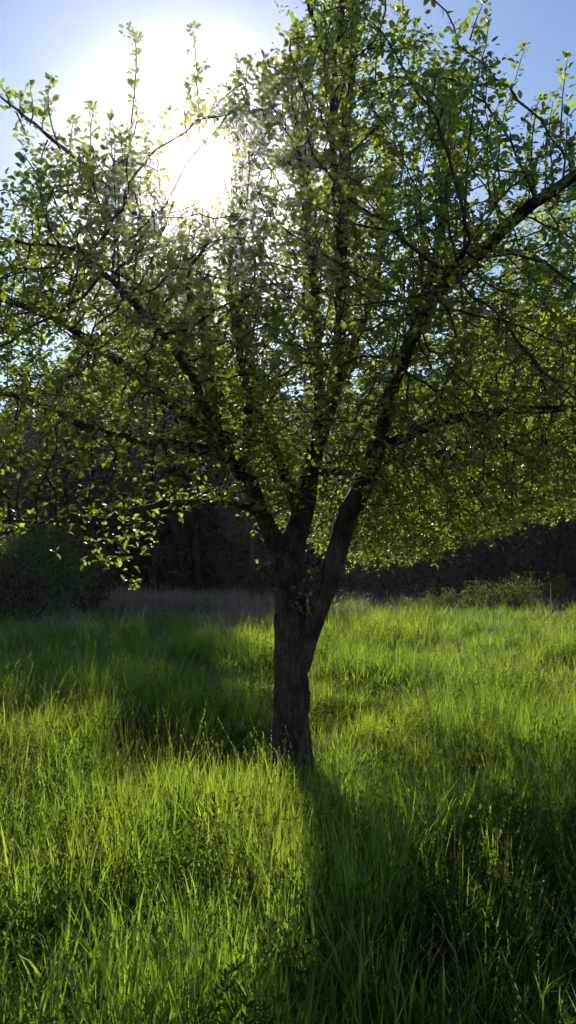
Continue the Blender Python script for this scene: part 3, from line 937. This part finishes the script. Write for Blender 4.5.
# ------------------------------------------------------------------ plants that can be told apart in the grass
def clump(name, label, px, py, n, h, w, bend, lean, seed, mat=M_grass, cat='grass clump', r=.05):
    """a clump whose every blade is a part"""
    dirn = ray(px, py); Y = dirn.y * EYE / -dirn.z
    x = dirn.x * EYE / -dirn.z
    g = np.random.default_rng(seed)
    t = bpy.data.objects.new(name, None); COL.objects.link(t); t.location = (x, Y, float(gz(x, Y)))
    for b in range(n):
        az = g.uniform(0, 6.283)
        V, Q = blade_arrays(np.array([[np.cos(az) * r * g.random(), np.sin(az) * r * g.random(), -.02]]), np.array([az]), np.array([h * g.uniform(.6, 1.1)]),
                            np.array([w * g.uniform(.8, 1.2)]), np.array([bend * g.uniform(.3, 1.5)]), np.array([abs(g.normal(0, lean))]), seg=6, twist=g.uniform(-.8, .8, 1))
        link('blade', mesh_np('blade', V, [Q], tint=np.full(len(V), g.uniform(.4, .9)), smooth=True), mat, t)
    return tag(t, label, cat)


clump('grass_clump', 'clump of broad bright grass blades at the lower left corner', 60, 1035, 14, .55, .017, .7, .22, 71)
clump('grass_clump', 'arching bright broad-bladed clump in the right foreground shade', 490, 925, 18, .52, .015, 1.0, .28, 72)
clump('grass_clump', 'dim broad-bladed clump at the bottom beside the tree shadow', 385, 1040, 10, .42, .016, 1.2, .25, 73)
clump('dry_stalk', 'thin dry stalk arching over the shaded grass on the left', 50, 745, 2, .85, .005, 1.9, .25, 74, M_straw, 'dry stalk', .02)
clump('dry_stalk', 'tall pale dry stalk before the right hand shrubs', 553, 655, 1, 1.6, .02, .25, .05, 75, M_straw, 'dry stalk', .01)


def weed_plant(label, px, py, h, seed):
    dirn = ray(px, py); Y = dirn.y * EYE / -dirn.z; x = dirn.x * EYE / -dirn.z
    g = np.random.default_rng(seed)
    t = bpy.data.objects.new('weed_plant', None); COL.objects.link(t); t.location = (x, Y, float(gz(x, Y)))
    lean = g.normal(0, .12, 2)
    n = 12; tt = np.linspace(0, 1, n)[:, None]
    pts = np.concatenate([lean * h * tt ** 1.5, tt * h], 1)
    link('stem', tube_mesh('stem', pts, np.linspace(.004, .002, n), 6), M_weed, t)
    for k_ in range(9):
        f = .25 + .75 * k_ / 8
        c = np.array([*(lean * h * f ** 1.5), f * h])
        for s in (0, math.pi):
            az = k_ * 1.57 + s + g.normal(0, .2); el = g.normal(.35, .2)
            d = np.array([[math.cos(az) * math.cos(el), math.sin(az) * math.cos(el), math.sin(el)]])
            link('leaf', leaf_mesh('leaf', c[None], d, np.array([[0, 0, 1.]]) + d * -.2, np.array([.085 * (1.15 - .6 * f)]), np.array([.03 * (1.2 - .5 * f)]), np.array([g.uniform(.3, .9)]), g), M_weed, t)
    return tag(t, label, 'weed', 'upright leafy weeds')


weed_plant('upright weed with paired leaves at the bottom right', 470, 1060, .48, 81)
weed_plant('dark leafy weed standing in the sunny grass right of the trunk', 382, 760, .55, 82)
weed_plant('leafy weed in the grass before the trunk', 250, 870, .50, 83)

# a dandelion seed head far out in the grass
t = bpy.data.objects.new('dandelion', None); COL.objects.link(t)
loc = at_ground(387, 17.5); t.location = loc
hz_ = float(P(387, 627, 17.5).z) - loc[2]
link('stem', tube_mesh('stem', np.array([[0, 0, 0], [.01, 0, hz_ * .5], [0, 0, hz_]]), [.004, .0035, .003], 6), M_weed, t)
g = np.random.default_rng(9); nn = 160
dd = unit(g.normal(0, 1, (nn, 3)))
M_seed = foliage('seed_fluff', (.6, .6, .58), (.7, .7, .68), (.8, .8, .78), trans=.5, tmul=(1, 1, 1), tgain=1.0)
sh_ = link('seed_head', leaf_mesh('seed_head', dd * .01 + [0, 0, hz_], dd, unit(g.normal(0, 1, (nn, 3))), np.full(nn, .035), np.full(nn, .02), np.full(nn, .5), g), M_seed, t)
sh_['kind'] = 'stuff'
tag(t, 'white dandelion seed head far out in the lit grass', 'dandelion')


# ------------------------------------------------------------------ added air volume that stands in for the lens glow round the sun
hx, hy0, hy1, hz0, hz1 = 60, -25, 75, -2.0, 22.0
hv = np.array([[a, b, c] for c in (hz0, hz1) for b in (hy0, hy1) for a in (-hx, hx)], float)
hf = np.array([[0, 2, 3, 1], [4, 5, 7, 6], [0, 1, 5, 4], [2, 6, 7, 3], [0, 4, 6, 2], [1, 3, 7, 5]])
M_glow, N, K = new_mat('glow_volume')
out = N.new('ShaderNodeOutputMaterial'); pv = N.new('ShaderNodeVolumePrincipled')
pv.inputs['Color'].default_value = (.93, .85, 1.0, 1)  # tint put in for the pinkish veil of glare before the leaves
pv.inputs['Density'].default_value = GLOW_DENS
pv.inputs['Anisotropy'].default_value = .945
K.new(pv.outputs[0], out.inputs['Volume'])
glow_volume = link('glow_volume', mesh_np('glow_volume', hv, [hf]), M_glow)
tag(glow_volume, 'thin pink-violet volume added to give the lens glow around the sun', 'glow_volume', kind='stuff')
